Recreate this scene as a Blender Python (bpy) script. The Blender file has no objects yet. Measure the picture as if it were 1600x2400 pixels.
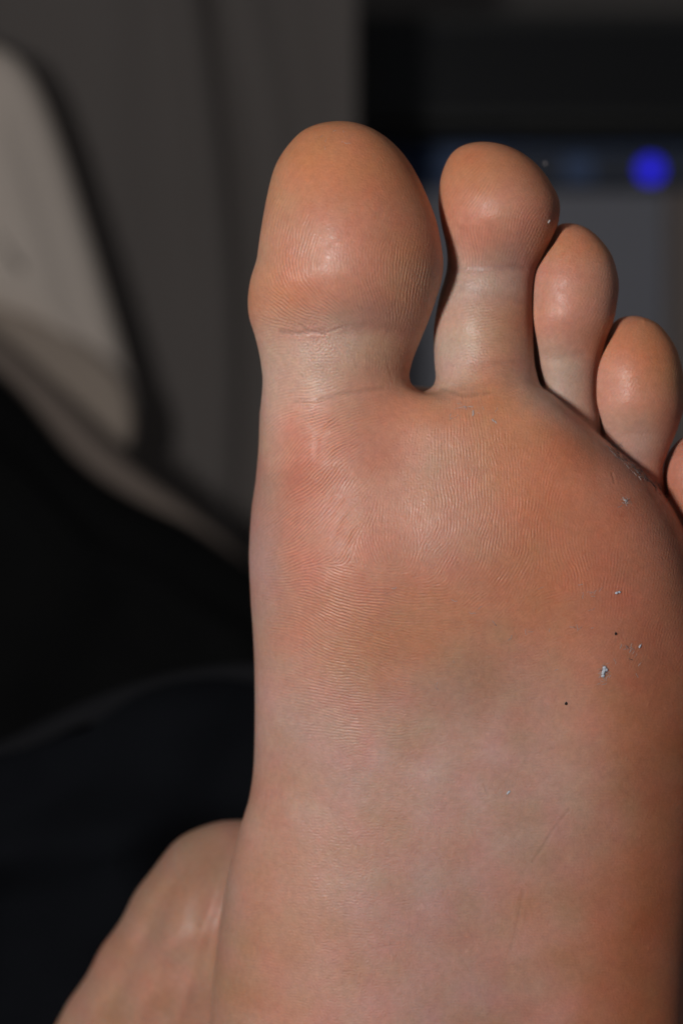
import bpy, bmesh, math, random
import numpy as np
from mathutils import Vector

# ------------------------------------------------------------------ units
# One "unit" of the modelling sheet is 0.08 mm: x to the right, z downwards, y away from the camera.
S = 8e-5
CAM = 5625.0                      # 0.45 m from the lens to the ball of the foot
def W(x, y, z):                   # modelling sheet -> metres
    return ((x - 800.0) * S, y * S, (1200.0 - z) * S)
def AT(x, z, y):                  # where a line of sight meets depth y (for laying out far things)
    k = 1.0 + y / CAM
    return (800.0 + (x - 800.0) * k, y, 1200.0 + (z - 1200.0) * k)
def WAT(x, z, y): return Vector(W(*AT(x, z, y)))

scene = bpy.context.scene
col = scene.collection

# ------------------------------------------------------------------ camera
cam_data = bpy.data.cameras.new('camera')
cam = bpy.data.objects.new('camera', cam_data); col.objects.link(cam)
cam.location = (0, -CAM * S, 0); cam.rotation_euler = (math.radians(90), 0, 0)
cam_data.sensor_fit = 'HORIZONTAL'; cam_data.sensor_width = 24.0
cam_data.lens = 24.0 * CAM / 1600.0
cam_data.clip_start = 0.01; cam_data.clip_end = 20
cam_data.dof.use_dof = True
cam_data.dof.focus_distance = CAM * S + 0.004
cam_data.dof.aperture_fstop = 9.0
scene.camera = cam

# ------------------------------------------------------------------ world and lamps
world = bpy.data.worlds.new('World'); scene.world = world; world.use_nodes = True
bg = world.node_tree.nodes['Background']
bg.inputs[0].default_value = (0.85, 0.9, 1.0, 1); bg.inputs[1].default_value = 0.055
def area(name, loc, target, size, energy, color):
    d = bpy.data.lights.new(name, 'AREA'); d.shape = 'DISK'; d.size = size; d.energy = energy; d.color = color
    o = bpy.data.objects.new(name, d); col.objects.link(o); o.location = loc
    o.rotation_euler = (Vector(target) - Vector(loc)).to_track_quat('-Z', 'Y').to_euler()
    return o
area('flash', (-0.26, -0.465, 0.05), (0.03, 0.10, -0.01), 0.07, 2.75, (1.0, 0.985, 0.96))
area('overhead_fill', (0.15, -0.15, 1.3), (0.0, 0.3, 0.0), 0.6, 1.0, (1.0, 0.93, 0.85))  # added dim overhead fill for warmth, no ceiling lamp in view
scene.view_settings.view_transform = 'Standard'; scene.view_settings.look = 'None'
scene.view_settings.exposure = 0.0; scene.view_settings.gamma = 1.0

rng = np.random.default_rng(7)
random.seed(5)

# ------------------------------------------------------------------ helpers
def tag(o, label=None, cat=None, group=None, kind=None):
    if label: o['label'] = label
    if cat: o['category'] = cat
    if group: o['group'] = group
    if kind: o['kind'] = kind
    return o
def empty(name, loc):
    o = bpy.data.objects.new(name, None); col.objects.link(o); o.location = loc
    o.empty_display_size = 0.02
    return o
def link(name, me, mat, parent=None, smooth=True):
    o = bpy.data.objects.new(name, me); col.objects.link(o)
    if mat: me.materials.append(mat)
    if smooth: me.polygons.foreach_set('use_smooth', [True] * len(me.polygons))
    if parent:
        o.parent = parent
        if parent.type == 'EMPTY': o.matrix_parent_inverse = parent.matrix_basis.inverted()
        elif parent.parent and parent.parent.type == 'EMPTY': pass
    return o
def mesh_np(name, v, f):
    me = bpy.data.meshes.new(name)
    v = np.ascontiguousarray(v, dtype=np.float32); f = np.ascontiguousarray(f, dtype=np.int32)
    n, k = f.shape
    me.vertices.add(len(v)); me.vertices.foreach_set('co', v.ravel())
    me.loops.add(n * k); me.loops.foreach_set('vertex_index', f.ravel())
    me.polygons.add(n); me.polygons.foreach_set('loop_start', np.arange(0, n * k, k, dtype=np.int32))
    me.update(calc_edges=True)
    return me
def cubic(xs, ys):                # smooth table lookup (monotone cubic), linear beyond the ends
    xs = np.asarray(xs, float); ys = np.asarray(ys, float)
    h = np.diff(xs); d = np.diff(ys) / h
    m = np.zeros_like(ys); m[0] = d[0]; m[-1] = d[-1]
    for i in range(1, len(xs) - 1):
        if d[i-1] * d[i] > 0:
            w1 = 2*h[i] + h[i-1]; w2 = h[i] + 2*h[i-1]
            m[i] = (w1 + w2) / (w1 / d[i-1] + w2 / d[i])
    gx = np.arange(xs[0], xs[-1] + 2, 2.0)
    k = np.clip(np.searchsorted(xs, gx, 'right') - 1, 0, len(xs) - 2)
    t = (gx - xs[k]) / h[k]
    gy = ((2*t**3 - 3*t**2 + 1) * ys[k] + (t**3 - 2*t**2 + t) * h[k] * m[k]
          + (-2*t**3 + 3*t**2) * ys[k+1] + (t**3 - t**2) * h[k] * m[k+1])
    ker = np.hanning(17); ker /= ker.sum()
    pad = np.concatenate([gy[0] + (gy[1]-gy[0]) * np.arange(-8, 0), gy, gy[-1] + (gy[-1]-gy[-2]) * np.arange(1, 9)])
    gy = np.convolve(pad, ker, 'valid')
    s0, s1 = (gy[1]-gy[0]) / 2, (gy[-1]-gy[-2]) / 2
    gx = np.concatenate([[gx[0] - 4000], gx, [gx[-1] + 4000]])
    gy = np.concatenate([[gy[0] - 4000*s0], gy, [gy[-1] + 4000*s1]])
    return gx, gy
def smin(a, b, k):
    h = np.clip(0.5 + 0.5 * (b - a) / k, 0, 1)
    return b + (a - b) * h - k * h * (1 - h)
def smax(a, b, k): return -smin(-a, -b, k)
def grid_lookup(G, x0, z0, step, x, z):     # bilinear lookup in a [z, x] table
    u = np.clip((x - x0) / step, 0, G.shape[1] - 1.001); v = np.clip((z - z0) / step, 0, G.shape[0] - 1.001)
    i = u.astype(np.int32); j = v.astype(np.int32); u = u - i; v = v - j
    if G.ndim == 3: u = u[..., None]; v = v[..., None]
    return (G[j, i]*(1-u) + G[j, i+1]*u)*(1-v) + (G[j+1, i]*(1-u) + G[j+1, i+1]*u)*v
def poly_dist(px, pz, pts):                 # distance to a polyline and side
    best = np.full(px.shape, 1e9); side = np.ones(px.shape)
    for (ax, az), (bx, bz) in zip(pts[:-1], pts[1:]):
        dx, dz = bx - ax, bz - az
        t = np.clip(((px-ax)*dx + (pz-az)*dz) / (dx*dx + dz*dz), 0, 1)
        d = np.hypot(px - ax - t*dx, pz - az - t*dz)
        s = np.sign(dx*(pz-az) - dz*(px-ax))
        m = d < best
        best = np.where(m, d, best); side = np.where(m, s, side)
    return best, side

# ------------------------------------------------------------------ the foot as a smooth solid
def persp(z, xl, xr, y):
    k = 1 + y / CAM
    return 1200 + (z-1200)*k, 800 + (xl-800)*k, 800 + (xr-800)*k
class Toe:
    def __init__(s, rows, q, ycs):
        yz, yv = zip(*ycs)
        R = []
        for z, l, r in rows:
            y = np.interp(z, yz, yv); R.append(persp(z, l, r, y) + (y,))
        R = np.array(R)
        s.z0, s.z1 = R[0, 0], R[-1, 0]
        s.W2 = cubic(R[:, 0], ((R[:, 2]-R[:, 1])/2)**2)
        s.CX = cubic(R[:, 0], (R[:, 2]+R[:, 1])/2)
        yz2 = [1200 + (a-1200)*(1+b/CAM) for a, b in ycs]
        s.YC = cubic(yz2, yv)
        s.q = q
        s.bb = (R[:, 1].min()-330, R[:, 2].max()+330, s.z0-150, s.z1+420)
    def d(s, x, y, z):
        f = lambda T: np.interp(z, T[0], T[1])
        g2 = lambda T: (np.interp(z+3, T[0], T[1]) - np.interp(z-3, T[0], T[1])) / 6
        zz = z
        w2 = f(s.W2); ex = x - f(s.CX); ey = (y - f(s.YC)) * s.q
        g = ex*ex + ey*ey - w2
        gx = 2*ex; gy = 2*ey*s.q
        gz = -g2(s.W2) - 2*ex*g2(s.CX) - 2*ey*s.q*g2(s.YC)
        return g / np.sqrt(gx*gx + gy*gy + gz*gz + 900.0)

BIG = Toe([(285,795,795),(300,722,868),(335,680,920),(390,645,965),(460,626,1000),(530,613,1025),(600,603,1037),
           (660,586,1034),(700,581,1022),(740,583,1008),(790,598,988),(850,611,965),(900,616,955),(960,616,960),(1080,618,985),(1200,700,900),(1300,800,800)],
          1.12, [(285,158),(400,148),(530,138),(660,152),(770,190),(850,198),(950,200),(1100,200),(1300,230)])
TOE2 = Toe([(333,1130,1130),(345,1075,1195),(380,1045,1250),(430,1030,1290),(480,1027,1311),(520,1033,1308),(560,1042,1291),
            (600,1048,1270),(640,1045,1252),(700,1028,1246),(780,1016,1248),(850,1018,1252),(900,1024,1262),(1000,1030,1270),(1100,1060,1240),(1200,1150,1150)],
           1.05, [(333,215),(430,195),(520,185),(640,225),(780,232),(900,215),(1100,220),(1200,230)])
TOE3 = Toe([(523,1330,1330),(535,1285,1375),(560,1262,1405),(610,1240,1437),(670,1228,1449),(740,1224,1440),(800,1228,1418),
            (850,1236,1404),(920,1252,1398),(980,1266,1404),(1100,1290,1410),(1250,1350,1350)],
           1.02, [(523,240),(640,228),(740,228),(850,255),(980,268),(1250,280)])
TOE4 = Toe([(740,1480,1480),(752,1440,1530),(780,1406,1560),(830,1380,1588),(890,1372,1600),(940,1374,1602),(1000,1390,1588),
            (1050,1410,1568),(1100,1440,1552),(1200,1480,1560),(1300,1520,1520)],
           1.02, [(740,270),(860,258),(940,262),(1050,285),(1200,300),(1300,300)])
TOE5 = Toe([(1010,1655,1655),(1030,1592,1710),(1080,1553,1740),(1130,1547,1750),(1180,1558,1748),(1230,1582,1745),(1300,1620,1735),(1400,1680,1680)],
           1.05, [(1010,310),(1130,295),(1230,300),(1400,320)])
TOES = [(BIG, 55.0), (TOE2, 45.0), (TOE3, 14.0), (TOE4, 14.0), (TOE5, 14.0)]

B_rows = [(700,640,1690),(900,612,1705),(1050,606,1712),(1120,600,1715),(1200,589,1712),(1290,584,1705),(1390,587,1695),(1500,594,1682),
          (1600,597,1670),(1700,597,1660),(1800,594,1650),(1870,584,1642),(1930,566,1636),(2000,546,1630),(2080,528,1624),(2200,510,1616),(2400,492,1606),
          (2700,500,1590),(3100,560,1540),(3400,640,1440),(3560,800,1280),(3620,1040,1040)]
B_y = [(700,345),(1000,345),(1250,340),(1600,375),(1900,420),(2400,490),(3000,520),(3620,560)]
B_t = [(700,270),(1000,305),(1250,335),(1600,325),(1900,330),(2400,360),(3000,380),(3620,380)]
_r = []
for z, l, r in B_rows:
    y = np.interp(z, [a for a, b in B_y], [b for a, b in B_y]); _r.append(persp(z, l, r, y))
_r = np.array(_r)
BW2 = cubic(_r[:, 0], ((_r[:, 2]-_r[:, 1])/2)**2); BCX = cubic(_r[:, 0], (_r[:, 2]+_r[:, 1])/2)
BYC = cubic(*zip(*B_y)); BT = cubic(*zip(*B_t))
def body_d(x, y, z):
    f = lambda T: np.interp(z, T[0], T[1])
    w = np.sqrt(np.maximum(f(BW2), 100.0)); t = f(BT)
    u = (x - f(BCX)) / w; v = (y - f(BYC)) / t
    p = 2.35
    au = np.abs(u); av = np.abs(v)
    g = (au**p + av**p + 1e-9)**(1/p)
    gx = (au/g)**(p-1) / w; gy = (av/g)**(p-1) / t
    d = (g - 1) / np.sqrt(gx*gx + gy*gy + 1e-7)
    return d
# crease line where the pad ends and the toes begin (seen from the sole)
CUT = [(300,880),(500,890),(700,896),(900,911),(1000,922),(1040,924),(1100,908),(1170,880),(1235,884),(1300,925),(1370,985),(1440,1046),(1530,1120),(1590,1195),(1650,1290),(1720,1430),(1900,1700)]
cx0, cz0, cst = 100, 240, 10
_gx, _gz = np.meshgrid(np.arange(cx0, 1960, cst), np.arange(cz0, 3800, cst))
_d, _s = poly_dist(_gx.astype(float), _gz.astype(float), [(800+(a-800)*1.02, 1200+(b-1200)*1.02) for a, b in CUT])
CUTD = -_d * _s                                     # positive above the line
for _ in range(2):
    CUTD = (CUTD + np.roll(CUTD, 1, 0) + np.roll(CUTD, -1, 0) + np.roll(CUTD, 1, 1) + np.roll(CUTD, -1, 1)) / 5
# soft relief of the sole: cushions come towards the camera (+), hollows go away (-)
RELIEF = [(745,1210,130,170,34),(790,1400,130,100,26),(1130,1190,170,190,20),(1420,1380,150,170,16),(930,1250,60,220,-8),(1150,1640,230,120,-20),
          (1010,1950,300,330,-34),(780,930,170,45,-16),(1290,1330,60,160,-6),(1100,1000,160,70,10),(660,1500,60,120,-8),
          (1330,1000,120,70,10),(640,1700,60,200,6),(1440,1900,120,300,10),(1670,2050,100,420,-30),(820,2250,220,160,10)]
REL = np.zeros(_gx.shape)
for a, b, sa, sb, h in RELIEF: REL += h * np.exp(-((_gx-a)/sa)**2/2 - ((_gz-b)/sb)**2/2)
_bl = rng.normal(size=REL.shape)
F = np.fft.fft2(_bl); fy = np.fft.fftfreq(REL.shape[0])[:, None]; fx = np.fft.fftfreq(REL.shape[1])[None]
_bl = np.real(np.fft.ifft2(F * np.exp(-(fx**2+fy**2) * (2*math.pi*7)**2 / 2))); _bl /= _bl.std()
REL += 1.6 * _bl
# relief on the toes
TREL = 1.7*np.roll(_bl, (23, 41), (0, 1))
for a, b, sa, sb, h in [(660,720,40,45,6),(800,560,150,130,10),(1190,470,60,80,4),(800,775,160,20,-4),(1150,612,110,16,-6),(1180,682,70,14,-3),
                        (1180,842,80,18,-3),(1340,822,60,18,-4),(1130,760,70,45,7),(800,845,110,30,6),(1510,1010,60,10,-4),
                        (1100,905,70,14,-5),(850,925,160,16,-3)]:
    TREL += h * np.exp(-((_gx-a)/sa)**2/2 - ((_gz-b)/sb)**2/2)
def cone_d(x, y, z, a, ra, b, rb, ky=1.0):
    ax, ay, az = a; bx, by, bz = b
    dx, dy, dz = bx-ax, by-ay, bz-az
    t = np.clip(((x-ax)*dx + (y-ay)*dy + (z-az)*dz) / (dx*dx+dy*dy+dz*dz), 0, 1)
    return np.sqrt((x-ax-t*dx)**2 + ((y-ay-t*dy)*ky)**2 + (z-az-t*dz)**2) - (ra + (rb-ra)*t)
def foot_d(x, y, z):
    front = np.clip((330 - y) / 220, 0, 1)
    rel = grid_lookup(REL, cx0, cz0, cst, x, z) * front
    d = body_d(x, y + rel, z)
    c = grid_lookup(CUTD, cx0, cz0, cst, x, z) + 0.10*np.maximum(y-150, 0)*-1
    kk = 95.0 + 75.0*np.clip((x-1150)/250, 0, 1)
    d = smax(d, c, kk)
    base = d.copy()
    trel = grid_lookup(TREL, cx0, cz0, cst, x, z) * np.clip((300 - y) / 150, 0, 1)
    toes = np.full(d.shape, 400.0)
    for n_, (T, k) in enumerate(TOES):
        m = (x > T.bb[0]) & (x < T.bb[1]) & (z > T.bb[2]) & (z < T.bb[3])
        if m.any():
            dt = T.d(x[m], y[m] + trel[m], z[m])
            gap = 2.0 if n_ < 2 else 13.0            # neighbouring toes press together along a narrow cleft
            t0 = toes[m]
            dt = smax(dt, gap - t0, 9.0)
            toes[m] = np.minimum(t0, dt)
    d = smin(base, toes, np.interp(x, [1040, 1160, 1290], [55.0, 45.0, 14.0]))
    # ankle, heel cord and shin, leading away and down to the left
    m = z > 1700
    if m.any():
        xm, ym, zm = x[m], y[m], z[m]
        l = cone_d(xm, ym, zm, (527, 900, 2331), 292.0, (-309, 1700, 3806), 345.0)
        l = smin(l, cone_d(xm, ym, zm, (900, 700, 2900), 420.0, (560, 1300, 3700), 480.0), 150.0)
        # tendons and folds of skin at the front of the ankle
        s = (xm - 640) * 0.86 + (zm - 2200) * 0.5
        lw = np.clip((zm-2110)/120, 0, 1)
        l = l - lw*(9*np.exp(-((xm - 400 + (zm-2200)*0.42)/30)**2) - 14*np.exp(-((xm - 345 + (zm-2200)*0.50)/26)**2))
        l = l - lw*7*np.exp(-((xm - 470 + (zm-2200)*0.30)/18)**2) - 4*np.sin(xm/31.0 + zm/47.0)*np.sin(zm/38.0 - xm/60.0)
        l = l - 4*np.sin((xm*0.9 + zm*0.42)/23.0 + 1.4*np.sin(zm/90.0)) * np.exp(-((xm-430)/150)**2) * np.exp(-((zm-2200)/260)**2)
        d[m] = smin(d[m], l, 60.0)
    return d

def surface_nets(fn, lo, hi, h):
    n = ((np.array(hi) - np.array(lo)) / h).astype(int) + 1
    q = 4
    nc = (n + q - 1) // q + 1
    ax = [lo[i] + h*q*np.arange(nc[i]) for i in range(3)]
    X, Y, Z = np.meshgrid(*ax, indexing='ij')
    C = fn(X.ravel(), Y.ravel(), Z.ravel()).reshape(X.shape).astype(np.float32)
    near = np.abs(C) < h*q*2.6
    # dilate onto the fine grid
    big = (nc - 1) * q + 1
    V = np.repeat(np.repeat(np.repeat(C, q, 0), q, 1), q, 2)[:big[0], :big[1], :big[2]]
    N = np.repeat(np.repeat(np.repeat(near, q, 0), q, 1), q, 2)[:big[0], :big[1], :big[2]]
    idx = np.flatnonzero(N)
    i, j, k = np.unravel_index(idx, V.shape)
    V = V.copy(); Vf = V.ravel()
    for a in range(0, len(idx), 1500000):
        b = slice(a, a + 1500000)
        Vf[idx[b]] = fn(lo[0] + h*i[b], lo[1] + h*j[b], lo[2] + h*k[b])
    V = Vf.reshape(V.shape)
    s = V < 0
    nx, ny, nz = s.shape
    cnt = np.zeros((nx-1, ny-1, nz-1), np.uint8)
    for a in (0, 1):
        for b in (0, 1):
            for c in (0, 1):
                cnt += s[a:nx-1+a, b:ny-1+b, c:nz-1+c]
    act = np.flatnonzero((cnt > 0) & (cnt < 8))
    ci, cj, ck = np.unravel_index(act, cnt.shape)
    P = np.zeros((len(act), 3)); M = np.zeros(len(act))
    corners = [(a, b, c) for a in (0, 1) for b in (0, 1) for c in (0, 1)]
    cv = {cc: V[ci+cc[0], cj+cc[1], ck+cc[2]].astype(float) for cc in corners}
    for c0 in corners:
        for axx in range(3):
            if c0[axx] == 0:
                c1 = list(c0); c1[axx] = 1; c1 = tuple(c1)
                a, b = cv[c0], cv[c1]
                m = (a < 0) != (b < 0)
                t = np.where(m, a / np.where(m, a - b, 1), 0)
                p = np.array(c0, float)[None] + t[:, None] * (np.array(c1) - np.array(c0))[None]
                P += p * m[:, None]; M += m
    P = (P / M[:, None] + np.stack([ci, cj, ck], 1)) * h + np.array(lo)[None]
    ids = np.full(cnt.size, -1, np.int64); ids[act] = np.arange(len(act)); ids = ids.reshape(cnt.shape)
    quads = []
    for axx in range(3):
        o1, o2 = [(1, 2), (2, 0), (0, 1)][axx]
        sl0 = [slice(1, -1)]*3; sl1 = [slice(1, -1)]*3
        sl0[axx] = slice(0, s.shape[axx]-1); sl1[axx] = slice(1, s.shape[axx])
        A = s[tuple(sl0)]; B = s[tuple(sl1)]
        e = np.argwhere(A != B)
        off = np.ones(3, int); off[axx] = 0
        e = e + off
        inv = A[tuple((e - off).T)]
        def g(d1, d2):
            c = e.copy(); c[:, o1] -= d1; c[:, o2] -= d2
            return ids[c[:, 0], c[:, 1], c[:, 2]]
        q4 = np.stack([g(1, 1), g(0, 1), g(0, 0), g(1, 0)], 1)
        q4 = np.where(inv[:, None], q4, q4[:, ::-1])
        quads.append(q4)
    return P, np.concatenate(quads)

def grad(fn, P, e=2.5):
    g = np.zeros_like(P)
    for a in range(3):
        o = np.zeros(3); o[a] = e
        A = P + o; B = P - o
        g[:, a] = (fn(A[:, 0], A[:, 1], A[:, 2]) - fn(B[:, 0], B[:, 1], B[:, 2])) / (2*e)
    return g
def project(fn, P, it=2):
    for _ in range(it):
        g = grad(fn, P); d = fn(P[:, 0].copy(), P[:, 1].copy(), P[:, 2].copy())
        st = d / np.maximum((g**2).sum(1), 0.05)
        st = np.clip(st, -6, 6)
        P = P - g * st[:, None]
    return P, g / np.maximum(np.linalg.norm(g, axis=1), 1e-6)[:, None]

def subdivide(P, Q, sel, m):                 # split the selected quads into m x m, bilinear
    keep = Q[~sel]; q = Q[sel]
    t = np.arange(m+1) / m
    U, Vv = np.meshgrid(t, t, indexing='ij')
    w = np.stack([(1-U)*(1-Vv), U*(1-Vv), U*Vv, (1-U)*Vv], -1).reshape(-1, 4)      # (m+1)^2 x 4
    N = P.shape[0]
    # keys: corner vertices keep their id, edge vertices are shared, inner ones are new
    lab = np.full((len(q), (m+1)**2), -1, np.int64)
    gi, gj = [a.ravel() for a in np.meshgrid(np.arange(m+1), np.arange(m+1), indexing='ij')]
    cid = {(0, 0): 0, (m, 0): 1, (m, m): 2, (0, m): 3}
    newP = [P]; nid = N
    edge_slots = []                           # (a, b, k) with slot
    for s_, (i, j) in enumerate(zip(gi, gj)):
        if (i, j) in cid: lab[:, s_] = q[:, cid[(i, j)]]
        elif 0 < i < m and 0 < j < m: pass
        else:
            if j == 0: a, b, k = 0, 1, i
            elif i == m: a, b, k = 1, 2, j
            elif j == m: a, b, k = 3, 2, i
            else: a, b, k = 0, 3, j
            A, B = q[:, a], q[:, b]
            sw = A > B
            lo_, hi_ = np.where(sw, B, A), np.where(sw, A, B)
            kk = np.where(sw, m - k, k)
            edge_slots.append((s_, lo_, hi_, kk))
    if edge_slots:
        key = np.concatenate([(l*N + h_)*(m+1) + k for _, l, h_, k in edge_slots])
        u, first, inv = np.unique(key, return_index=True, return_inverse=True)
        kk = u % (m+1); lh = u // (m+1); l = lh // N; h_ = lh % N
        tt = (kk / m)[:, None]
        newP.append(P[l]*(1-tt) + P[h_]*tt)
        inv = inv.reshape(len(edge_slots), len(q))
        for r, (s_, *_x) in enumerate(edge_slots): lab[:, s_] = nid + inv[r]
        nid += len(u)
    inner = [s_ for s_, (i, j) in enumerate(zip(gi, gj)) if 0 < i < m and 0 < j < m]
    for s_ in inner:
        newP.append((P[q] * w[s_][None, :, None]).sum(1))
        lab[:, s_] = nid + np.arange(len(q)); nid += len(q)
    L = lab.reshape(len(q), m+1, m+1)
    sub = np.stack([L[:, :-1, :-1], L[:, 1:, :-1], L[:, 1:, 1:], L[:, :-1, 1:]], -1).reshape(-1, 4)
    newP = np.concatenate(newP)
    edge_new = np.zeros(len(newP), bool)      # vertices lying on the border to unsplit quads
    return newP, keep, sub

# ------------------------------------------------------------------ friction ridges and fine skin relief (in the plane of the sole)
RX0, RZ0, RST = 540, 270, 2.0
rnx, rnz = 570, 1100
gx, gz = np.meshgrid(RX0 + RST*np.arange(rnx), RZ0 + RST*np.arange(rnz))
ORI = [ # x, z, ridge direction in degrees (0 level, 90 upright, positive leans right), reach
 (700,940,10,60),(730,985,20,80),(690,1060,40,90),(760,1080,44,90),(660,1160,46,80),(770,1160,50,90),(650,1230,42,80),(790,1250,58,70),(840,1040,40,60),(690,1310,15,60),
 (740,1290,35,50),(860,1290,-75,40),(640,1380,0,70),(760,1370,-22,60),(820,1400,-18,60),(900,1430,-10,80),(740,1470,-20,70),(850,1560,-14,80),(760,1600,-14,80),
 (800,1680,-10,80),(880,1730,-6,80),(1000,1430,0,80),(1000,1550,-6,90),(990,1100,88,80),(920,1200,85,50),(960,1250,-80,50),(1010,1280,60,50),(1100,1000,92,80),(1100,1100,93,80),
 (1050,1200,88,70),(1180,1150,89,80),(1200,1240,84,60),(1130,1290,72,60),(1060,1310,58,60),(1190,1340,62,50),(1110,1380,48,60),(1240,1160,91,60),
 (1280,1260,-82,50),(1320,1320,-60,50),(1380,1340,-75,50),(1430,1370,88,50),(1500,1300,80,90),(1560,1490,70,60),(1300,1450,20,60),(1000,980,80,60),(860,980,18,60),
 (1250,1040,80,80),(1350,1100,70,90),(1450,1180,60,90),
 (1330,1900,2,150),(1250,2150,0,150),(1400,2200,0,150),(950,1900,0,200),
 (650,430,70,50),(640,520,78,40),(650,590,85,40),(690,560,80,35),(730,560,66,35),(655,640,-76,30),(690,640,-80,30),(660,700,-45,30),(720,690,-40,35),(780,720,-30,35),
 (740,750,-15,30),(700,745,-30,30),(820,660,-72,40),(900,640,-88,45),(860,690,-60,35),(980,620,88,50),(950,690,82,40),(1000,700,80,40),(760,430,50,50),(850,500,70,60),(800,360,20,50),
 (930,420,-60,60),(720,830,-2,40),(740,880,10,40),(800,830,0,40),(900,830,88,40),(930,860,85,30),
 (1100,410,55,35),(1120,460,62,35),(1140,500,72,35),(1110,560,-70,30),(1160,560,85,35),(1220,510,80,35),(1200,580,76,35),(1250,470,60,40),(1100,610,80,30),
 (1110,650,90,30),(1180,650,88,30),(1220,660,86,30),(1130,740,0,40),(1150,800,0,40),(1180,850,5,40),(1060,890,75,30),(1330,700,60,60),(1480,900,60,60),(1210,900,15,30)]
cc = np.zeros(gx.shape); ss = np.zeros(gx.shape)
for a, b, th, r in ORI:
    r = r * 1.15
    d2 = ((gx-a)**2 + (gz-b)**2) / r**2
    w = 1 / (d2 + 0.06)**2
    cc += w*math.cos(2*math.radians(th)); ss += w*math.sin(2*math.radians(th))
theta = 0.5*np.arctan2(ss, cc)                # direction of the ridge lines
_n = rng.normal(size=gx.shape)
fz = np.fft.fftfreq(rnz, RST)[:, None]; fxx = np.fft.rfftfreq(rnx, RST)[None]
fr = np.hypot(fz, fxx)
def lowpass(a, s): return np.fft.irfft2(np.fft.rfft2(a) * np.exp(-(fr*2*math.pi*s)**2/2), s=a.shape)
wob = lowpass(rng.normal(size=gx.shape), 22); wob /= wob.std()
theta = theta + 0.10*wob
per = 7.2
fn_ang = np.arctan2(-fz, fxx)                 # frequency direction (z is down)
K = 18
def step(a):
    A = np.fft.rfft2(a); num = np.zeros_like(a); den = np.zeros_like(a)
    for k in range(K):
        th = math.pi*k/K                      # ridge direction
        fa = th + math.pi/2
        da = np.angle(np.exp(2j*(fn_ang - fa)))/2
        G = np.exp(-((fr - 1/per)/(0.022))**2/2) * np.exp(-(da/0.17)**2/2)
        r = np.fft.irfft2(A*G, s=a.shape)
        dt = np.angle(np.exp(2j*(theta - th)))/2
        w = np.exp(-(dt/(math.pi/K*0.75))**2/2)
        num += w*r; den += w
    o = num/den
    o /= (np.sqrt(lowpass(o*o, 16).clip(1e-12)) + 1e-9)
    return np.tanh(o*1.5)
RID = _n
for _ in range(5): RID = step(RID)
# broken ends and pores
brk = lowpass(rng.normal(size=gx.shape), 6); brk /= brk.std()
RID = RID * np.clip(0.88 + 0.20*brk, 0.25, 1.15)
def bumps(lst, base=0.0):
    A = np.full(gx.shape, float(base))
    for a, b, sa, sb, h in lst: A = np.maximum(A, h*np.exp(-((gx-a)/sa)**2/2 - ((gz-b)/sb)**2/2))
    return A
AMP = bumps([(740,1080,75,130,2.4),(690,1200,60,120,2.0),(800,1180,70,120,2.0),(740,1000,90,55,2.3),(760,1340,95,60,1.6),(800,1430,115,95,1.9),(800,1580,120,115,1.2),(860,1720,90,50,.7),
             (1100,1140,120,160,1.0),(1180,1260,95,125,1.15),(1100,1340,95,75,1.0),(1240,1180,70,130,.95),(1350,1320,70,60,1.0),(1430,1360,40,60,.8),(970,1200,80,130,.4),(950,1450,120,90,.45),
             (1540,1490,30,60,.5),(1330,1930,90,100,.35),(1260,2150,60,120,.3),
             (690,580,45,75,1.9),(650,500,30,90,1.1),(720,720,80,45,1.5),(900,630,85,80,.9),(960,680,65,70,.85),(650,640,30,60,.6),(800,690,80,40,.6),
             (1120,460,50,65,1.1),(1220,510,40,40,1.0),(1110,570,30,40,1.0),(1190,560,70,60,.6),
             (740,830,60,50,.4),(740,890,60,30,.4),(920,830,30,30,.35),(1145,760,40,60,.7),(1200,650,40,30,.35),(1070,890,30,30,.3),(1210,910,25,20,.4)], 0.22)
_av = lowpass(rng.normal(size=gx.shape), 14); AMP *= np.clip(0.9 + 0.22*_av/_av.std(), 0.4, 1.3)
# cross hatch / goose grain
nz_ = np.fft.irfft2(np.fft.rfft2(rng.normal(size=gx.shape)) * np.exp(-((fr-1/8.0)/0.035)**2/2), s=gx.shape); nz_ /= nz_.std()
GRA = bumps([(745,800,60,50,.9),(750,850,80,60,.6),(740,930,60,20,.4),(1120,850,60,60,.55),(1140,650,90,30,.5),(700,760,40,25,.6),(1120,720,60,60,.35),(800,330,90,40,.35)], 0.24)
AMP *= 1 - 0.75*np.exp(-((gx-800)/110)**2/2 - ((gz-420)/110)**2/2) - 0.45*np.exp(-((gx-880)/60)**2/2 - ((gz-1130)/120)**2/2)
HGT = 0.60*RID*AMP + 0.44*nz_*GRA
# flexion creases and scratches: (points, depth, width)
CREASE = [([(655,772),(700,779),(760,772)], 1.1, 4.0),([(800,768),(870,760),(950,766)], .4, 8.0),
          ([(700,757),(725,775),(760,779),(800,765)], 1.2, 2.5),
          ([(690,937),(740,936),(790,922),(850,912),(900,905)], .8, 4.0),
          ([(1060,612),(1130,620),(1190,616),(1240,612)], .6, 6.0),([(1090,660),(1180,682),(1240,690)], .4, 7.0),([(1110,848),(1170,842),(1245,836)], .45, 5.0),
          ([(1265,812),(1320,824),(1380,818)], .5, 7.0),([(1345,1915),(1303,1968),(1285,1998),(1258,2038)], .55, 3.0),([(1235,2110),(1218,2200),(1195,2280)], .4, 4.0),
          ([(1140,1852),(1152,1880)], .6, 2.5),([(1040,905),(1090,922),(1150,915)], 1.2, 4.0),([(905,820),(912,860),(922,890)], .35, 2.6),([(828,828),(836,860)], .3, 2.6),([(940,812),(948,850)], .35, 2.6),
          ([(1440,1110),(1445,1130)], .8, 2.5)]
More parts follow.
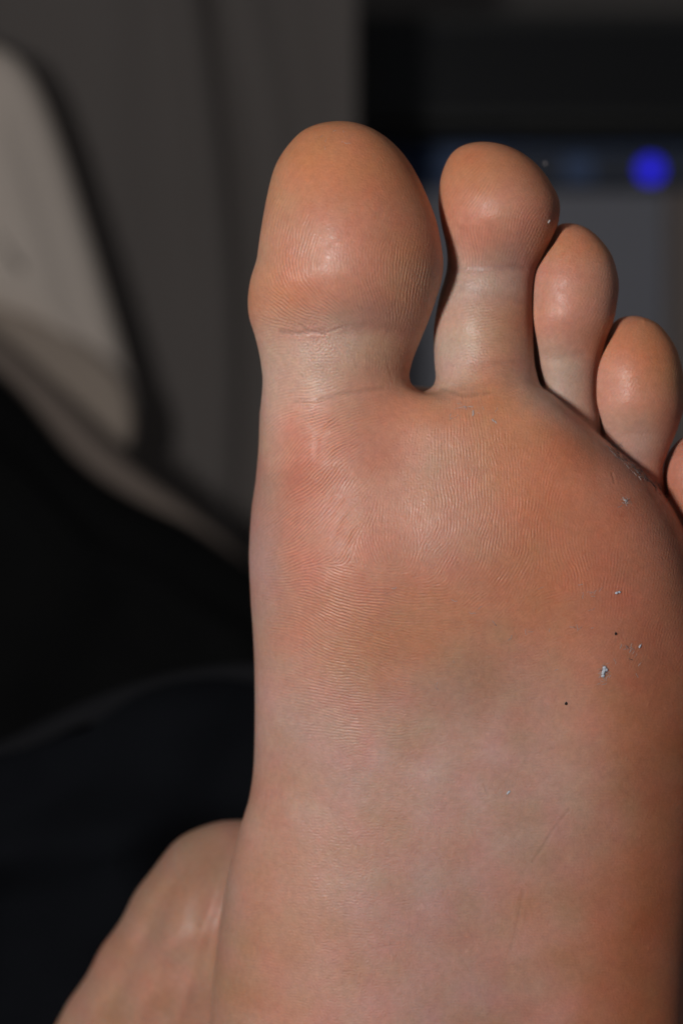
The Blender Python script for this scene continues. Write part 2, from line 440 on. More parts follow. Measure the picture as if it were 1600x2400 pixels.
for pts, dep, wd in CREASE:
    pts = [(x_+rng.normal()*1.0, z_+rng.normal()*1.0) for x_, z_ in pts]
    d_, _ = poly_dist(gx, gz, pts)
    HGT -= dep*np.exp(-(d_/wd)**2/2) - 0.35*dep*np.exp(-((d_-2.2*wd)/wd)**2/2)
for _ in range(110):                          # fine wandering wrinkles, mostly over the arch
    arch = rng.random() < .7
    a, b = (rng.uniform(640, 1520), rng.uniform(1650, 2380)) if arch else (rng.uniform(640, 1500), rng.uniform(420, 1650))
    ang = rng.choice([-.9, .15, 1.1]) + rng.normal()*.35; L = rng.uniform(25, 90) if arch else rng.uniform(12, 40)
    pts = [(a, b)]
    for k in range(4):
        ang += rng.normal()*.22; a += math.cos(ang)*L/4; b += math.sin(ang)*L/4; pts.append((a, b))
    xs_ = [p_[0] for p_ in pts]; zs_ = [p_[1] for p_ in pts]
    s_ = (slice(max(int((min(zs_)-RZ0)/RST)-6, 0), max(int((max(zs_)-RZ0)/RST)+7, 1)), slice(max(int((min(xs_)-RX0)/RST)-6, 0), max(int((max(xs_)-RX0)/RST)+7, 1)))
    if gx[s_].size == 0: continue
    d_, _ = poly_dist(gx[s_], gz[s_], pts)
    HGT[s_] -= rng.uniform(.12, .34)*np.exp(-(d_/rng.uniform(1.8, 3.2))**2/2)
# tiny raised flakes and pits
for _ in range(800):
    a = rng.uniform(620, 1590); b = rng.uniform(300, 2350); r = rng.uniform(1.6, 3.2); h = rng.choice([-.6, 1, 1])*rng.uniform(.15, .65)
    if b > 1750 and rng.random() < .6: continue
    i0 = int((a-RX0)/RST); j0 = int((b-RZ0)/RST); s_ = (slice(max(j0-7, 0), j0+8), slice(max(i0-7, 0), i0+8))
    ang = rng.uniform(0, math.pi); ux, uz = math.cos(ang), math.sin(ang)
    du = ((gx[s_]-a)*ux + (gz[s_]-b)*uz)/(r*1.8); dv = (-(gx[s_]-a)*uz + (gz[s_]-b)*ux)/r
    HGT[s_] += h*np.exp(-(du**2+dv**2)/2)

# ------------------------------------------------------------------ skin colour (pigment and blood; pale toe-neck tones also lifted for their highlights)
def lin(r, g, b):
    f = lambda c: (c/255/12.92) if c/255 <= 0.04045 else ((c/255+0.055)/1.055)**2.4
    return np.array([f(r), f(g), f(b)])
CX0, CZ0, CST = 60, 240, 6.0
kx, kz = np.meshgrid(np.arange(CX0, 1960, CST), np.arange(CZ0, 2700, CST))
PAL = dict(o=lin(192,122,84), p=lin(194,133,113), l=lin(192,156,141), a=lin(182,140,129), r=lin(190,123,104), y=lin(188,136,106), g=lin(184,158,148),
           v=lin(166,124,112), d=lin(186,110,78), m=lin(154,116,97), s=lin(174,136,132), k=lin(184,132,111))
SP = [(780,380,120,70,'o',2),(900,420,90,90,'o',1.5),(780,560,120,80,'p',1.3),(850,500,90,60,'r',1),(650,420,40,60,'y',1.2),(620,620,25,60,'y',1),(760,640,80,50,'p',.6),(980,600,50,90,'o',1.2),
 (650,700,50,60,'o',1),(640,800,60,50,'p',1.5),(880,740,70,25,'v',.7),(740,815,80,40,'g',1.5),(660,850,50,60,'l',1.5),(760,880,90,40,'l',1.8),(880,850,80,50,'y',1.2),(630,950,25,140,'l',2.2),
 (760,960,90,50,'p',1.5),(660,1120,60,90,'r',1.5),(700,1190,60,70,'r',1.3),(800,1200,80,120,'p',1.8),(930,1100,110,120,'p',1.6),(1000,950,90,40,'o',1.2),(1050,1180,90,130,'k',1.8),
 (1180,1000,110,70,'o',1.6),(1260,1120,80,120,'o',1.8),(1380,1150,120,150,'r',1.3),(1400,1300,120,120,'d',1.6),(1330,1050,70,50,'d',1.4),(1540,1350,80,150,'r',1.5),(1540,1550,80,200,'d',2.0),(1450,1480,80,100,'r',1.2),
 (740,1300,70,60,'r',1.6),(620,1280,30,90,'s',1.6),(850,1330,90,50,'p',1.4),(1000,1280,90,50,'r',1.2),(820,1420,100,60,'p',1.3),(850,1520,130,80,'y',.6),(900,1620,120,70,'k',.8),(1000,1470,100,60,'o',1.0),
 (1150,1480,120,80,'k',1.5),(1250,1420,90,70,'o',1.2),(1130,1630,90,55,'m',1.3),(1220,1600,70,60,'k',1.2),(700,1500,50,80,'p',1.2),(650,1650,60,120,'a',2.0),(720,1780,90,100,'a',1.8),
 (820,1700,80,50,'p',1.0),(1000,1850,180,120,'a',2.5),(1200,1850,120,120,'a',2.0),(1350,1700,110,100,'k',1.8),(1350,1950,100,120,'a',1.6),(1490,1900,70,200,'o',1.2),(1580,1750,60,150,'d',1.5),(900,1960,120,80,'k',.8),
 (750,2100,120,150,'k',1.6),(980,2150,150,110,'s',1.8),(1150,2200,120,150,'k',1.4),(1300,2150,90,120,'k',1.4),(1450,2200,90,150,'d',.9),(850,2300,150,100,'k',1.6),(600,2150,60,250,'k',2.0),(1000,2350,160,80,'s',1.4),(700,2350,120,80,'p',.8),
 (1580,2250,50,200,'d',1.6),(400,2150,140,200,'m',2.5),(350,2380,120,120,'k',2.0),(480,2050,60,80,'k',1.5),
 (1110,400,60,40,'o',1.2),(1160,480,90,60,'p',2.0),(1120,560,60,40,'p',1.2),(1180,370,60,30,'o',1.6),(1270,440,40,60,'d',1.2),(1210,590,50,25,'v',1.2),(1120,650,80,35,'g',2.0),(1060,620,25,50,'g',1.5),(1080,760,60,60,'l',2.0),(1190,760,50,60,'y',1.8),
 (1060,860,40,50,'g',2.0),(1150,850,60,30,'p',1.0),(1340,560,50,30,'o',1.6),(1300,660,50,60,'p',2.2),(1380,680,60,60,'p',1.5),(1340,760,70,40,'p',1.2),(1300,880,50,60,'g',2.6),(1360,920,40,50,'g',2.0),
 (1480,780,60,30,'o',1.6),(1450,880,50,60,'p',2.0),(1540,850,50,60,'o',1.4),(1490,940,60,40,'p',1.5),(1440,1000,40,40,'g',1.8),(1520,1050,30,40,'g',1.6),(1600,1100,50,60,'r',1.8)]
acc = np.zeros(kx.shape + (3,)) + PAL['k']*0.05; ws = np.zeros(kx.shape) + 0.05
for a, b, sa, sb, c_, w_ in SP:
    g_ = w_*np.exp(-((kx-a)/sa)**2/2 - ((kz-b)/sb)**2/2)
    acc += g_[..., None]*PAL[c_]; ws += g_
COL = 1.04*acc/ws[..., None]; COL = (0.95*COL + 0.05*COL.mean(-1, keepdims=True))*np.array([0.99, 0.995, 0.945])
# blotches: blood showing through at several scales
f1 = np.fft.fftfreq(kx.shape[0], CST)[:, None]; f2 = np.fft.rfftfreq(kx.shape[1], CST)[None]; fq = np.hypot(f1, f2)
def noise_k(s):
    n_ = np.fft.irfft2(np.fft.rfft2(rng.normal(size=kx.shape))*np.exp(-(fq*2*math.pi*s)**2/2), s=kx.shape); return n_/n_.std()
n1, n2, n3, n4 = noise_k(45), noise_k(20), noise_k(30), noise_k(9)
mot = 0.35 + 0.65*np.clip((kz-1550)/200, 0, 1)
n5, n6 = noise_k(17), noise_k(24)
COL[..., 1] *= 1 - 0.018*n5*mot; COL[..., 2] *= 1 - 0.020*n5*mot + 0.030*n6*mot; COL *= (1 + 0.022*n6*mot)[..., None]
COL[..., 0] *= 1 + 0.02*n1 + 0.012*n2 + .008*n4; COL[..., 1] *= 1 + 0.02*n1 - 0.018*n3 - 0.014*n2 + .018*n4; COL[..., 2] *= 1 + 0.02*n1 - 0.028*n3 - 0.01*n2 + .012*n4
# flexion creases tinted a little darker and redder
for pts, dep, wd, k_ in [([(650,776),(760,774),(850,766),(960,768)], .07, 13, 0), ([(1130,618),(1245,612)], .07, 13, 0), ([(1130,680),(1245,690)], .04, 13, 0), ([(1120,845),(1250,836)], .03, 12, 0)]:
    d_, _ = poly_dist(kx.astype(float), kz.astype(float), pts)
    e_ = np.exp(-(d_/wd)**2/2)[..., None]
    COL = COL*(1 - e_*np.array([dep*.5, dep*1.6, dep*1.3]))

# ------------------------------------------------------------------ materials
def principled(name, color, rough=0.6, spec=0.5, **kw):
    m = bpy.data.materials.new(name); m.use_nodes = True
    nt = m.node_tree; b = nt.nodes['Principled BSDF']
    b.inputs['Base Color'].default_value = (*color, 1); b.inputs['Roughness'].default_value = rough
    b.inputs['Specular IOR Level'].default_value = spec
    for k, v in kw.items(): b.inputs[k].default_value = v
    return m, nt, b
def noisy(name, c1, c2, scale, rough=0.8, bump=0.0, bscale=None, spec=0.3, stretch=(1, 1, 1), **kw):
    m, nt, b = principled(name, c1, rough, spec, **kw)
    tc = nt.nodes.new('ShaderNodeTexCoord'); mp = nt.nodes.new('ShaderNodeMapping'); mp.inputs['Scale'].default_value = stretch
    nt.links.new(tc.outputs['Object'], mp.inputs['Vector'])
    n = nt.nodes.new('ShaderNodeTexNoise'); n.inputs['Scale'].default_value = scale; n.inputs['Detail'].default_value = 5
    nt.links.new(mp.outputs[0], n.inputs['Vector'])
    r = nt.nodes.new('ShaderNodeMix'); r.data_type = 'RGBA'
    r.inputs[6].default_value = (*c1, 1); r.inputs[7].default_value = (*c2, 1)
    nt.links.new(n.outputs['Fac'], r.inputs[0]); nt.links.new(r.outputs[2], b.inputs['Base Color'])
    if bump:
        n2 = nt.nodes.new('ShaderNodeTexNoise'); n2.inputs['Scale'].default_value = bscale or scale*6; n2.inputs['Detail'].default_value = 3
        nt.links.new(mp.outputs[0], n2.inputs['Vector'])
        bp = nt.nodes.new('ShaderNodeBump'); bp.inputs['Strength'].default_value = bump; bp.inputs['Distance'].default_value = 0.001
        nt.links.new(n2.outputs['Fac'], bp.inputs['Height']); nt.links.new(bp.outputs[0], b.inputs['Normal'])
    return m

def skin_material():
    m, nt, b = principled('skin', (0.5, 0.3, 0.2), 0.5, 0.36)
    at = nt.nodes.new('ShaderNodeAttribute'); at.attribute_name = 'pigment'
    tc = nt.nodes.new('ShaderNodeTexCoord')
    n = nt.nodes.new('ShaderNodeTexNoise'); n.inputs['Scale'].default_value = 900; n.inputs['Detail'].default_value = 4
    nt.links.new(tc.outputs['Object'], n.inputs['Vector'])
    mr = nt.nodes.new('ShaderNodeMapRange'); mr.inputs['To Min'].default_value = 0.93; mr.inputs['To Max'].default_value = 1.07
    mr.inputs['From Min'].default_value = 0.3; mr.inputs['From Max'].default_value = 0.7
    nt.links.new(n.outputs['Fac'], mr.inputs['Value'])
    vm = nt.nodes.new('ShaderNodeVectorMath'); vm.operation = 'SCALE'
    nt.links.new(at.outputs['Color'], vm.inputs[0]); nt.links.new(mr.outputs[0], vm.inputs['Scale'])
    nt.links.new(vm.outputs[0], b.inputs['Base Color'])
    b.inputs['Subsurface Weight'].default_value = 0.75
    b.inputs['Subsurface Radius'].default_value = (1.0, 0.35, 0.2)
    b.inputs['Subsurface Scale'].default_value = 0.0021
    b.subsurface_method = 'RANDOM_WALK'
    n2 = nt.nodes.new('ShaderNodeTexNoise'); n2.inputs['Scale'].default_value = 2600; n2.inputs['Detail'].default_value = 3
    nt.links.new(tc.outputs['Object'], n2.inputs['Vector'])
    bp = nt.nodes.new('ShaderNodeBump'); bp.inputs['Strength'].default_value = 0.6; bp.inputs['Distance'].default_value = 0.00010
    nt.links.new(n2.outputs['Fac'], bp.inputs['Height']); nt.links.new(bp.outputs[0], b.inputs['Normal'])
    n3 = nt.nodes.new('ShaderNodeTexNoise'); n3.inputs['Scale'].default_value = 500; n3.inputs['Detail'].default_value = 5; n3.inputs['Roughness'].default_value = 0.75
    nt.links.new(tc.outputs['Object'], n3.inputs['Vector'])
    m3 = nt.nodes.new('ShaderNodeMapRange'); m3.inputs['To Min'].default_value = 0.32; m3.inputs['To Max'].default_value = 0.62
    m3.inputs['From Min'].default_value = 0.3; m3.inputs['From Max'].default_value = 0.7
    nt.links.new(n3.outputs['Fac'], m3.inputs['Value']); nt.links.new(m3.outputs[0], b.inputs['Roughness'])
    return m
SKIN = skin_material()

# ------------------------------------------------------------------ build the foot
P, Q = surface_nets(foot_d, (-760, -120, 250), (1950, 2100, 3960), 8.2)
P, Nn = project(foot_d, P, 2)
fc = P[Q].mean(1)
fnrm = Nn[Q].mean(1)
kper = 1 + fc[:, 1]/CAM
sx = 800 + (fc[:, 0]-800)/kper; sz = 1200 + (fc[:, 2]-1200)/kper
sel = (fnrm[:, 1] < 0.12) & (sx > 540) & (sx < 1640) & (sz > 260) & (sz < 2440) & (fc[:, 1] < 520)
P2, keep, sub = subdivide(P, Q, sel, 4)
nb = len(P)
newv = np.zeros(len(P2), bool); newv[nb:] = True
usedkeep = np.zeros(len(P2), bool); usedkeep[keep.ravel()] = True
# split-edge vertices on the border of the refined zone must stay on the straight edge: find border edges
cntv = np.bincount(sub.ravel(), minlength=len(P2))
onborder = newv & (cntv < 4)
mv = newv & ~onborder
Pm, Nm = project(foot_d, P2[mv], 1)
P2[mv] = Pm
Nall = np.zeros_like(P2); Nall[:nb] = Nn; Nall[mv] = Nm
g_ = grad(foot_d, P2[onborder]); Nall[onborder] = g_/np.maximum(np.linalg.norm(g_, axis=1), 1e-6)[:, None]
fac = np.zeros(len(P2)); inner = np.zeros(len(P2), bool); inner[sub.ravel()] = True
inner &= ~onborder; inner &= ~usedkeep
face_w = np.clip((-Nall[:, 1] - 0.08)/0.45, 0, 1)
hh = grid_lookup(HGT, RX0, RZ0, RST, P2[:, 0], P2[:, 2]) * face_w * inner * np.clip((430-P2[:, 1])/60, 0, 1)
P2 = P2 + Nall*hh[:, None]
Qall = np.concatenate([keep, sub])
vw = np.stack([(P2[:, 0]-800)*S, P2[:, 1]*S, (1200-P2[:, 2])*S], 1)
person = empty('person', (0.05, 0.1, -0.25))
tag(person, 'bare left foot held sole towards the viewer with toes up, ankle in dark trousers behind', 'person')
me = mesh_np('foot', vw, Qall[:, ::-1])
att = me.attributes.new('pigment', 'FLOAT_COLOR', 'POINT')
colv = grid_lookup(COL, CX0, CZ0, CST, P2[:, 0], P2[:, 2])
colv = colv*(1 + 0.13*np.clip(hh, -1, 1))[:, None]      # grooves darker than ridges: some dirt, plus relief contrast put into the pigment
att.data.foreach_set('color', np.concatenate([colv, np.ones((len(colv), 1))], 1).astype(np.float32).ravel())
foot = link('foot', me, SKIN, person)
#FOOT_END

# ------------------------------------------------------------------ lint and specks lying on the sole
def surf(x, z):                                # first point of the foot met along the line of sight at sheet position (x, z)
    y = np.arange(-160, 900, 2.0); k = 1 + y/CAM
    d = foot_d(800+(x-800)*k, y.copy(), 1200+(z-1200)*k)
    i = int(np.argmax(d < 0)); t = d[i-1]/(d[i-1]-d[i]) if i else 0
    yy = y[i-1] + 2.0*t
    p = np.array([AT(x, z, yy)]); p = np.array([[p[0, 0], p[0, 1], p[0, 2]]])
    g = grad(foot_d, p)[0]; g /= np.linalg.norm(g)
    return Vector(W(*p[0])), Vector((g[0], g[1], -g[2])).normalized()
LINT, _, _b = principled('lint_white', (0.44, 0.46, 0.51), 0.9, 0.2)
LINT2, _, _b = principled('lint_grey', (0.42, 0.37, 0.36), 0.9, 0.2)
SOOT, _, _b = principled('dark_speck', (0.008, 0.006, 0.006), 0.7, 0.3)
def blob_bm(bm, n, length, width, thick, seed):
    r = random.Random(seed)
    for i in range(n):
        v = bmesh.ops.create_icosphere(bm, subdivisions=2, radius=1.0)['verts']
        ox, oz = r.uniform(-.22, .22)*width*(n > 1), r.uniform(-.40, .40)*length*(n > 1)
        sc = 1.0 if n == 1 else r.uniform(.45, .7)
        a = r.uniform(-.6, .6)
        for q in v:
            j = 1 + r.uniform(-.22, .22)
            x_, y_, z_ = q.co.x*width/2*sc*j, q.co.y*thick/2*j, q.co.z*length/2*(sc if n < 4 else .28)*j
            q.co = (x_*math.cos(a) - z_*math.sin(a) + ox, y_, x_*math.sin(a) + z_*math.cos(a) + oz)
def place(o, x, z, lift, roll):
    p, n = surf(x, z)
    rot = (-n).to_track_quat('Y', 'Z')
    o.rotation_mode = 'QUATERNION'
    from mathutils import Quaternion
    o.rotation_quaternion = rot @ Quaternion((0, 1, 0), roll)
    o.location = p + n*lift
def fibre(bm, pts, r):
    prev = None
    for i, p in enumerate(pts):
        t = (pts[min(i+1, len(pts)-1)] - pts[max(i-1, 0)]).normalized()
        a = t.orthogonal().normalized(); b_ = t.cross(a)
        ring = [bm.verts.new(p + (a*math.cos(k*2.094) + b_*math.sin(k*2.094))*r) for k in range(3)]
        if prev:
            for k in range(3): bm.faces.new((prev[k], prev[(k+1) % 3], ring[(k+1) % 3], ring[k]))
        prev = ring
def speck(name, x, z, n, length, width, mat, label, cat, roll, seed, group=None):
    bm = bmesh.new(); blob_bm(bm, n, length*S, width*S, width*0.45*S, seed)
    me_ = bpy.data.meshes.new(name); bm.to_mesh(me_); bm.free()
    o = link(name, me_, mat); place(o, x, z, width*0.10*S, roll); tag(o, label, cat, group)
    return o
speck('lint_flake', 1415, 1575, 9, 30, 15, LINT, 'bluish white flake of lint, the largest on the sole, below the ball', 'lint', 0.35, 3)
speck('dark_speck', 1441, 1481, 2, 15, 7, SOOT, 'tiny black speck on the sole above the large white lint flake', 'speck', -0.5, 4)
speck('dark_speck', 1325, 1651, 2, 13, 9, SOOT, 'tiny black speck on the sole below and left of the large white lint flake', 'speck', 0.4, 5)
speck('lint_flake', 1108, 969, 2, 16, 6, LINT2, 'small upright white lint flake just below the second toe', 'lint', -0.15, 6)
speck('lint_flake', 1158, 987, 2, 14, 5, LINT2, 'small slanting white lint flake on the ball below the second toe', 'lint', -1.0, 7)
speck('lint_flake', 1499, 1517, 3, 11, 9, LINT, 'small round white lint grain right of the black speck', 'lint', 0.3, 8)
speck('lint_flake', 1447, 1389, 3, 14, 11, LINT, 'small bluish lint grain above the black speck', 'lint', 1.2, 9)
speck('lint_flake', 1465, 1173, 3, 15, 8, LINT2, 'small pale lint grain on the ball below the fourth toe', 'lint', 1.5, 10)
speck('lint_flake', 1191, 1858, 1, 13, 5, LINT, 'thin pale lint flake in the middle of the arch', 'lint', 1.3, 11)
speck('lint_flake', 1284, 521, 2, 11, 10, LINT2, 'pale lint grain on the lower right of the second toe pad', 'lint', 0.2, 12)
speck('lint_flake', 1277, 384, 2, 13, 9, LINT2, 'pale lint grain on the upper right edge of the second toe', 'lint', 0.6, 13)
# fine dust and fibres nobody could count
bm = bmesh.new(); r_ = random.Random(11)
zones = [(1480,1085,45,40,130,1),(1445,1045,14,12,20,1),(1415,1575,14,26,22,0),(1465,1173,14,12,10,0),(1470,1530,40,35,14,0),(1390,1390,40,30,8,0),(1090,960,90,30,14,0),(1250,1450,200,80,10,0),(1100,1500,200,160,10,0),(800,330,60,20,8,0)]
for (cx_, cz_, sx_, sz_, n_, along) in zones:
    for i in range(n_):
        t = r_.uniform(-1, 1)
        if along and n_ > 20: x = 1485 + t*62; z = 1088 + t*52 + r_.gauss(0, 7) + 6
        else: x = cx_ + r_.gauss(0, .5)*sx_; z = cz_ + r_.gauss(0, .5)*sz_
        p, n = surf(x, z)
        a = r_.uniform(0, math.pi); L = r_.uniform(3, 9)*S
        tan = Vector((math.cos(a), 0, math.sin(a))); tan = (tan - n*tan.dot(n)).normalized()
        side = n.cross(tan)
        fibre(bm, [p + n*0.9*S*u*(2-u) + tan*L*(u-1) + side*r_.uniform(-.25, .25)*L for u in (0.0, .6, 1.2, 2.0)], r_.uniform(.35, .8)*S)
me_ = bpy.data.meshes.new('dust'); bm.to_mesh(me_); bm.free()
tag(link('dust', me_, LINT2), 'fine pale dust and fibres caught on the ball beside the toes', 'dust', kind='stuff')

# ------------------------------------------------------------------ things behind the foot
def chaikin(p, n=3, closed=True):
    for _ in range(n):
        q = []
        for i in range(len(p)):
            a, b = np.array(p[i]), np.array(p[(i+1) % len(p)])
            q += [a*.75+b*.25, a*.25+b*.75]
        p = q
    return np.array(p)
def padded(name, outline, y, thick, edge, mat, parent=None, n=3, folds=None, tilt=(0, 0), res=26):
    """a soft body: the outline swells from its rim towards the middle on both sides"""
    o = chaikin(outline, n)
    a = 0.5*np.sum(o[:, 0]*np.roll(o[:, 1], -1) - o[:, 1]*np.roll(o[:, 0], -1))
    if a < 0: o = o[::-1]
    tgt = np.roll(o, -1, 0) - np.roll(o, 1, 0); tgt /= np.linalg.norm(tgt, axis=1)[:, None] + 1e-9
    nin = np.stack([-tgt[:, 1], tgt[:, 0]], 1)
    c = o.mean(0); m = len(o); rings = []
    ts = np.linspace(0, 1, res)
    for side in (1, -1):
        for t in (ts if side == 1 else ts[:-1][::-1]):
            # t = 0 rim, 1 centre
            e = edge*min(1, t*2.2)
            ring = o + nin*edge*(1 - math.cos(min(1, t*2.5)*math.pi/2))*0.6
            s_ = max(0, (t - .25)/.75)
            ring = ring + (c - ring)*s_*0.999
            prof = math.sin(min(1, t*1.3)*math.pi/2)
            rings.append((ring, -thick*prof if side == 1 else thick*prof))
    rings = [rings[i] for i in range(len(rings))]
    # order: front centre -> rim -> back centre
    fr_ = [(r, h) for r, h in rings[:res]][::-1]; bk = [(r, h) for r, h in rings[res:]][::-1]
    V = []
    for r, h in fr_ + bk:
        for (x, z) in r:
            yy = y + h + tilt[0]*(x-c[0]) + tilt[1]*(z-c[1])
            if folds and h < 0: yy += folds(x, z)*(-h/thick)
            V.append(W(*AT(x, z, yy)))
    R = len(fr_) + len(bk); F = []
    for i in range(R-1):
        for j in range(m):
            F.append((i*m+j, i*m+(j+1) % m, (i+1)*m+(j+1) % m, (i+1)*m+j))
    me = mesh_np(name, np.array(V), np.array(F))
    bm = bmesh.new(); bm.from_mesh(me); bmesh.ops.recalc_face_normals(bm, faces=bm.faces); bm.to_mesh(me); bm.free()
    return link(name, me, mat, parent)
CLOTH_BLACK = noisy('black_jersey', (0.0055, 0.0055, 0.006), (0.008, 0.008, 0.008), 60, 0.95, 0.4, 900, 0.05)
CLOTH_NAVY = noisy('navy_cotton', (0.0042, 0.0046, 0.0062), (0.006, 0.0066, 0.0085), 50, 0.95, 0.4, 900, 0.05)
padded('shirt', [(-900,300),(-300,640),(0,872),(80,960),(150,1052),(235,1125),(335,1180),(430,1222),(520,1283),(640,1360),(1000,1520),(1300,1900),(1300,3000),(-900,3000)],
       6700, 560, 160, CLOTH_BLACK, person, folds=lambda x, z: 60*math.sin((x*.8+z*.5)/70.) + 40*math.sin((x-z*.6)/50.))
padded('trousers', [(-900,2050),(-300,1870),(0,1745),(150,1668),(300,1608),(450,1572),(620,1556),(950,1580),(1250,1800),(1250,3400),(-900,3400)],
       2700, 420, 200, CLOTH_NAVY, person, folds=lambda x, z: 90*math.sin((x*.9+z*.25)/70.) + 60*math.sin((x*.4-z*.5)/45.) + 30*math.sin((x*.2+z*.9)/33.))

RIM = noisy('trouser_rim_cloth', (0.009, 0.009, 0.010), (0.012, 0.012, 0.014), 50, 0.95, 0.4, 900, 0.05)  # for an added strip: pale top rim of the trousers as lighter colour
padded('trouser_rim', [(-900,2052),(-300,1868),(0,1743),(150,1664),(300,1603),(450,1566),(620,1549),(950,1574),(950,1600),(620,1582),(450,1598),(300,1636),(150,1696),(0,1776),(-300,1900),(-900,2090)],
       2600, 60, 10, RIM, person, n=2, res=8)
PALE = noisy('pale_cushion_cloth', (0.60, 0.51, 0.445), (0.64, 0.555, 0.49), 20, 0.9, 0.3, 500, 0.2)
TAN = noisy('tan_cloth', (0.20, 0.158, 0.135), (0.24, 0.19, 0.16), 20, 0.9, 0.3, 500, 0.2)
TAN_SHADE = noisy('cushion_shade_cloth', (0.36, 0.29, 0.24), (0.41, 0.335, 0.28), 20, 0.9, 0.3, 500, 0.2)  # shade on the cushion's lower side, put into a darker cloth colour
sofa = empty('sofa', WAT(-100, 1000, 6800)); tag(sofa, 'sofa corner with tan seat edge running down behind the black shirt', 'sofa')
padded('seat_edge', [(-900,150),(-300,560),(0,800),(120,905),(230,1020),(330,1110),(440,1188),(560,1292),(700,1430),(700,1600),(-900,1600)], 6950, 200, 60, TAN, sofa)
cushion = empty('cushion', WAT(150, 900, 6000)); tag(cushion, 'pale grey cushion with rounded corner and shade painted tan on its underside, leaning at the left', 'cushion')
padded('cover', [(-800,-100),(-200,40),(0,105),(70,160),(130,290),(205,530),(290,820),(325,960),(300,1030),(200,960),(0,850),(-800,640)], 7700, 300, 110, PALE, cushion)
padded('underside', [(-800,480),(0,712),(150,770),(270,850),(318,950),(318,1040),(285,1085),(230,1065),(150,1000),(0,900),(-800,600)], 7500, 260, 60, TAN_SHADE, cushion)

def box(bm, x0, x1, z0, z1, y0, y1, yref=None):
    """a block in metres whose front face (depth y0) covers these sheet positions"""
    a = WAT(x0, z1, y0); b = WAT(x1, z0, y0)
    v = bmesh.ops.create_cube(bm, size=1.0)['verts']
    for q in v:
        q.co = Vector((a.x + (q.co.x+.5)*(b.x-a.x), (y0 + (q.co.y+.5)*(y1-y0))*S, a.z + (q.co.z+.5)*(b.z-a.z)))
def boxes(name, mat, parent, *bl, bevel=0.002):
    bm = bmesh.new()
    for b in bl: box(bm, *b)
    if bevel: bmesh.ops.bevel(bm, geom=bm.edges[:], offset=bevel, segments=2, affect='EDGES', profile=.5)
    me_ = bpy.data.meshes.new(name); bm.to_mesh(me_); bm.free()
    return link(name, me_, mat, parent, smooth=False)
WALLM = noisy('wall_paint', (0.11, 0.10, 0.097), (0.125, 0.115, 0.11), 6, 0.9, 0.1, 200, 0.2)
wv = [WAT(-2500, 4500, 13600), WAT(4200, 4500, 13600), WAT(4200, -2200, 13600), WAT(-2500, -2200, 13600)]
me_ = mesh_np('wall', np.array([list(v) for v in wv]), np.array([[0, 1, 2, 3]]))
tag(link('wall', me_, WALLM), 'plain grey wall behind everything', kind='structure')
# curtain with soft folds
CURT = noisy('curtain_cloth', (0.135, 0.118, 0.111), (0.155, 0.138, 0.13), 8, 0.95, 0.2, 700, 0.1)
U = np.linspace(-900, 836, 240); Vz = np.linspace(-600, 2700, 90)
V = []
for z in Vz:
    for x in U:
        bend = 0.00012*(z-900)**2*math.exp(-((x-560)/260)**2)
        xx = x + bend
        f = 55*math.exp(-((xx-520)/38)**2) - 70*math.exp(-((xx-575)/40)**2) + 40*math.exp(-((xx-660)/55)**2) - 60*math.exp(-((xx-745)/50)**2) + 40*math.sin(xx/130.0+z/1500) + 10*math.sin(xx/41.0+1.3+z/900)
        V.append(W(*AT(x, z, 8450 - 1.5*f*(0.7 + 0.3*math.cos(z/700)))))
m_ = len(U); F = [(j*m_+i, j*m_+i+1, (j+1)*m_+i+1, (j+1)*m_+i) for j in range(len(Vz)-1) for i in range(m_-1)]
cm = mesh_np('curtain', np.array(V), np.array(F))
co = link('curtain', cm, CURT); sd = co.modifiers.new('cloth', 'SOLIDIFY'); sd.thickness = 0.003
tag(co, 'grey curtain with soft upright folds left of the television', 'curtain')
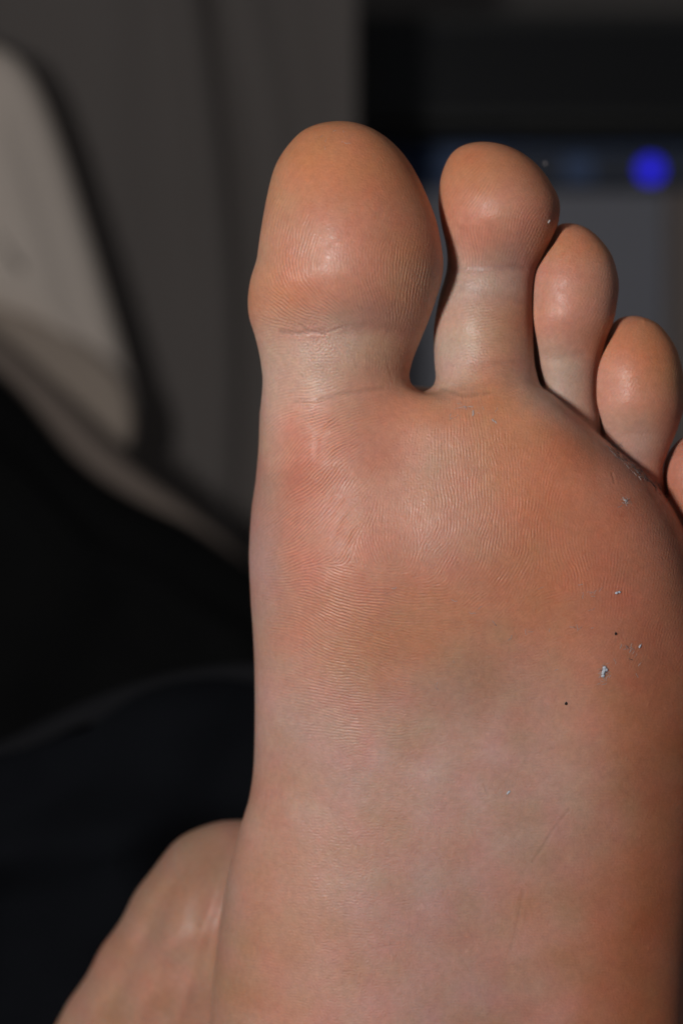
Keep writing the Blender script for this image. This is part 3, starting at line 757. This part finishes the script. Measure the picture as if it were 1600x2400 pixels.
# television
BLACKP, _, _b = principled('black_plastic', (0.018, 0.018, 0.018), 0.5, 0.3)
SCREEN, _, _b = principled('dark_screen', (0.013, 0.013, 0.014), 0.25, 0.4)
tv = empty('television', WAT(1300, 290, 10600)); tag(tv, 'black television with dark screen standing on the grey cabinet', 'television')
boxes('housing', BLACKP, tv, (832,2100,28,292,10450,11100))
boxes('screen', SCREEN, tv, (868,2070,62,262,10440,10452), bevel=0)
boxes('stand', BLACKP, tv, (1200,1700,290,306,10500,11000))
GREY = noisy('cabinet_grey', (0.205, 0.205, 0.235), (0.225, 0.225, 0.255), 10, 0.7, 0.05, 300, 0.3)
DKBLUE, _, _b = principled('bay_glow_display_blue', (0.07, 0.115, 0.24), 0.5, 0.3)  # bay back coloured with the indicator's blue glow; display window shares it
BROWN = noisy('brown_wood', (0.20, 0.165, 0.15), (0.22, 0.18, 0.165), 9, 0.6, 0.05, 300, 0.3)
cab = empty('media_cabinet', WAT(1200, 2500, 10700)); tag(cab, 'grey media cabinet with an open bay under the television', 'cabinet')
boxes('top_board', BLACKP, cab, (836,2100,306,322,10400,12400))
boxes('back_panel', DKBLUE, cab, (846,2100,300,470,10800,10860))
boxes('side_panel', BROWN, cab, (1562,1600,440,2900,10385,12400))
boxes('door', GREY, cab, (836,1560,446,2900,10400,12400))
boxes('door', BROWN, cab, (1602,2100,446,2900,10400,12400))
box_ = empty('set_top_box', WAT(1450, 440, 10600)); tag(box_, 'black set-top box with a glowing blue light in the cabinet bay', 'set-top box')
CASE, _, _b = principled('box_plastic', (0.04, 0.048, 0.07), 0.5, 0.3)
boxes('case', CASE, box_, (1190,1900,352,440,10480,10790))
boxes('display_window', DKBLUE, box_, (1320,1390,366,426,10470,10482), bevel=0.0005)
GLOW = bpy.data.materials.new('blue_light'); GLOW.use_nodes = True; g = GLOW.node_tree.nodes['Principled BSDF']
g.inputs['Base Color'].default_value = (0.01, 0.01, 0.1, 1); g.inputs['Emission Color'].default_value = (0.012, 0.008, 0.62, 1); g.inputs['Emission Strength'].default_value = 1.35
bm = bmesh.new(); c = WAT(1524, 397, 10478)
bmesh.ops.create_uvsphere(bm, u_segments=24, v_segments=12, radius=27*S*(1+10478/CAM))
for v in bm.verts: v.co.y *= .3; v.co += c
me_ = bpy.data.meshes.new('indicator_light'); bm.to_mesh(me_); bm.free(); link('indicator_light', me_, GLOW, box_)
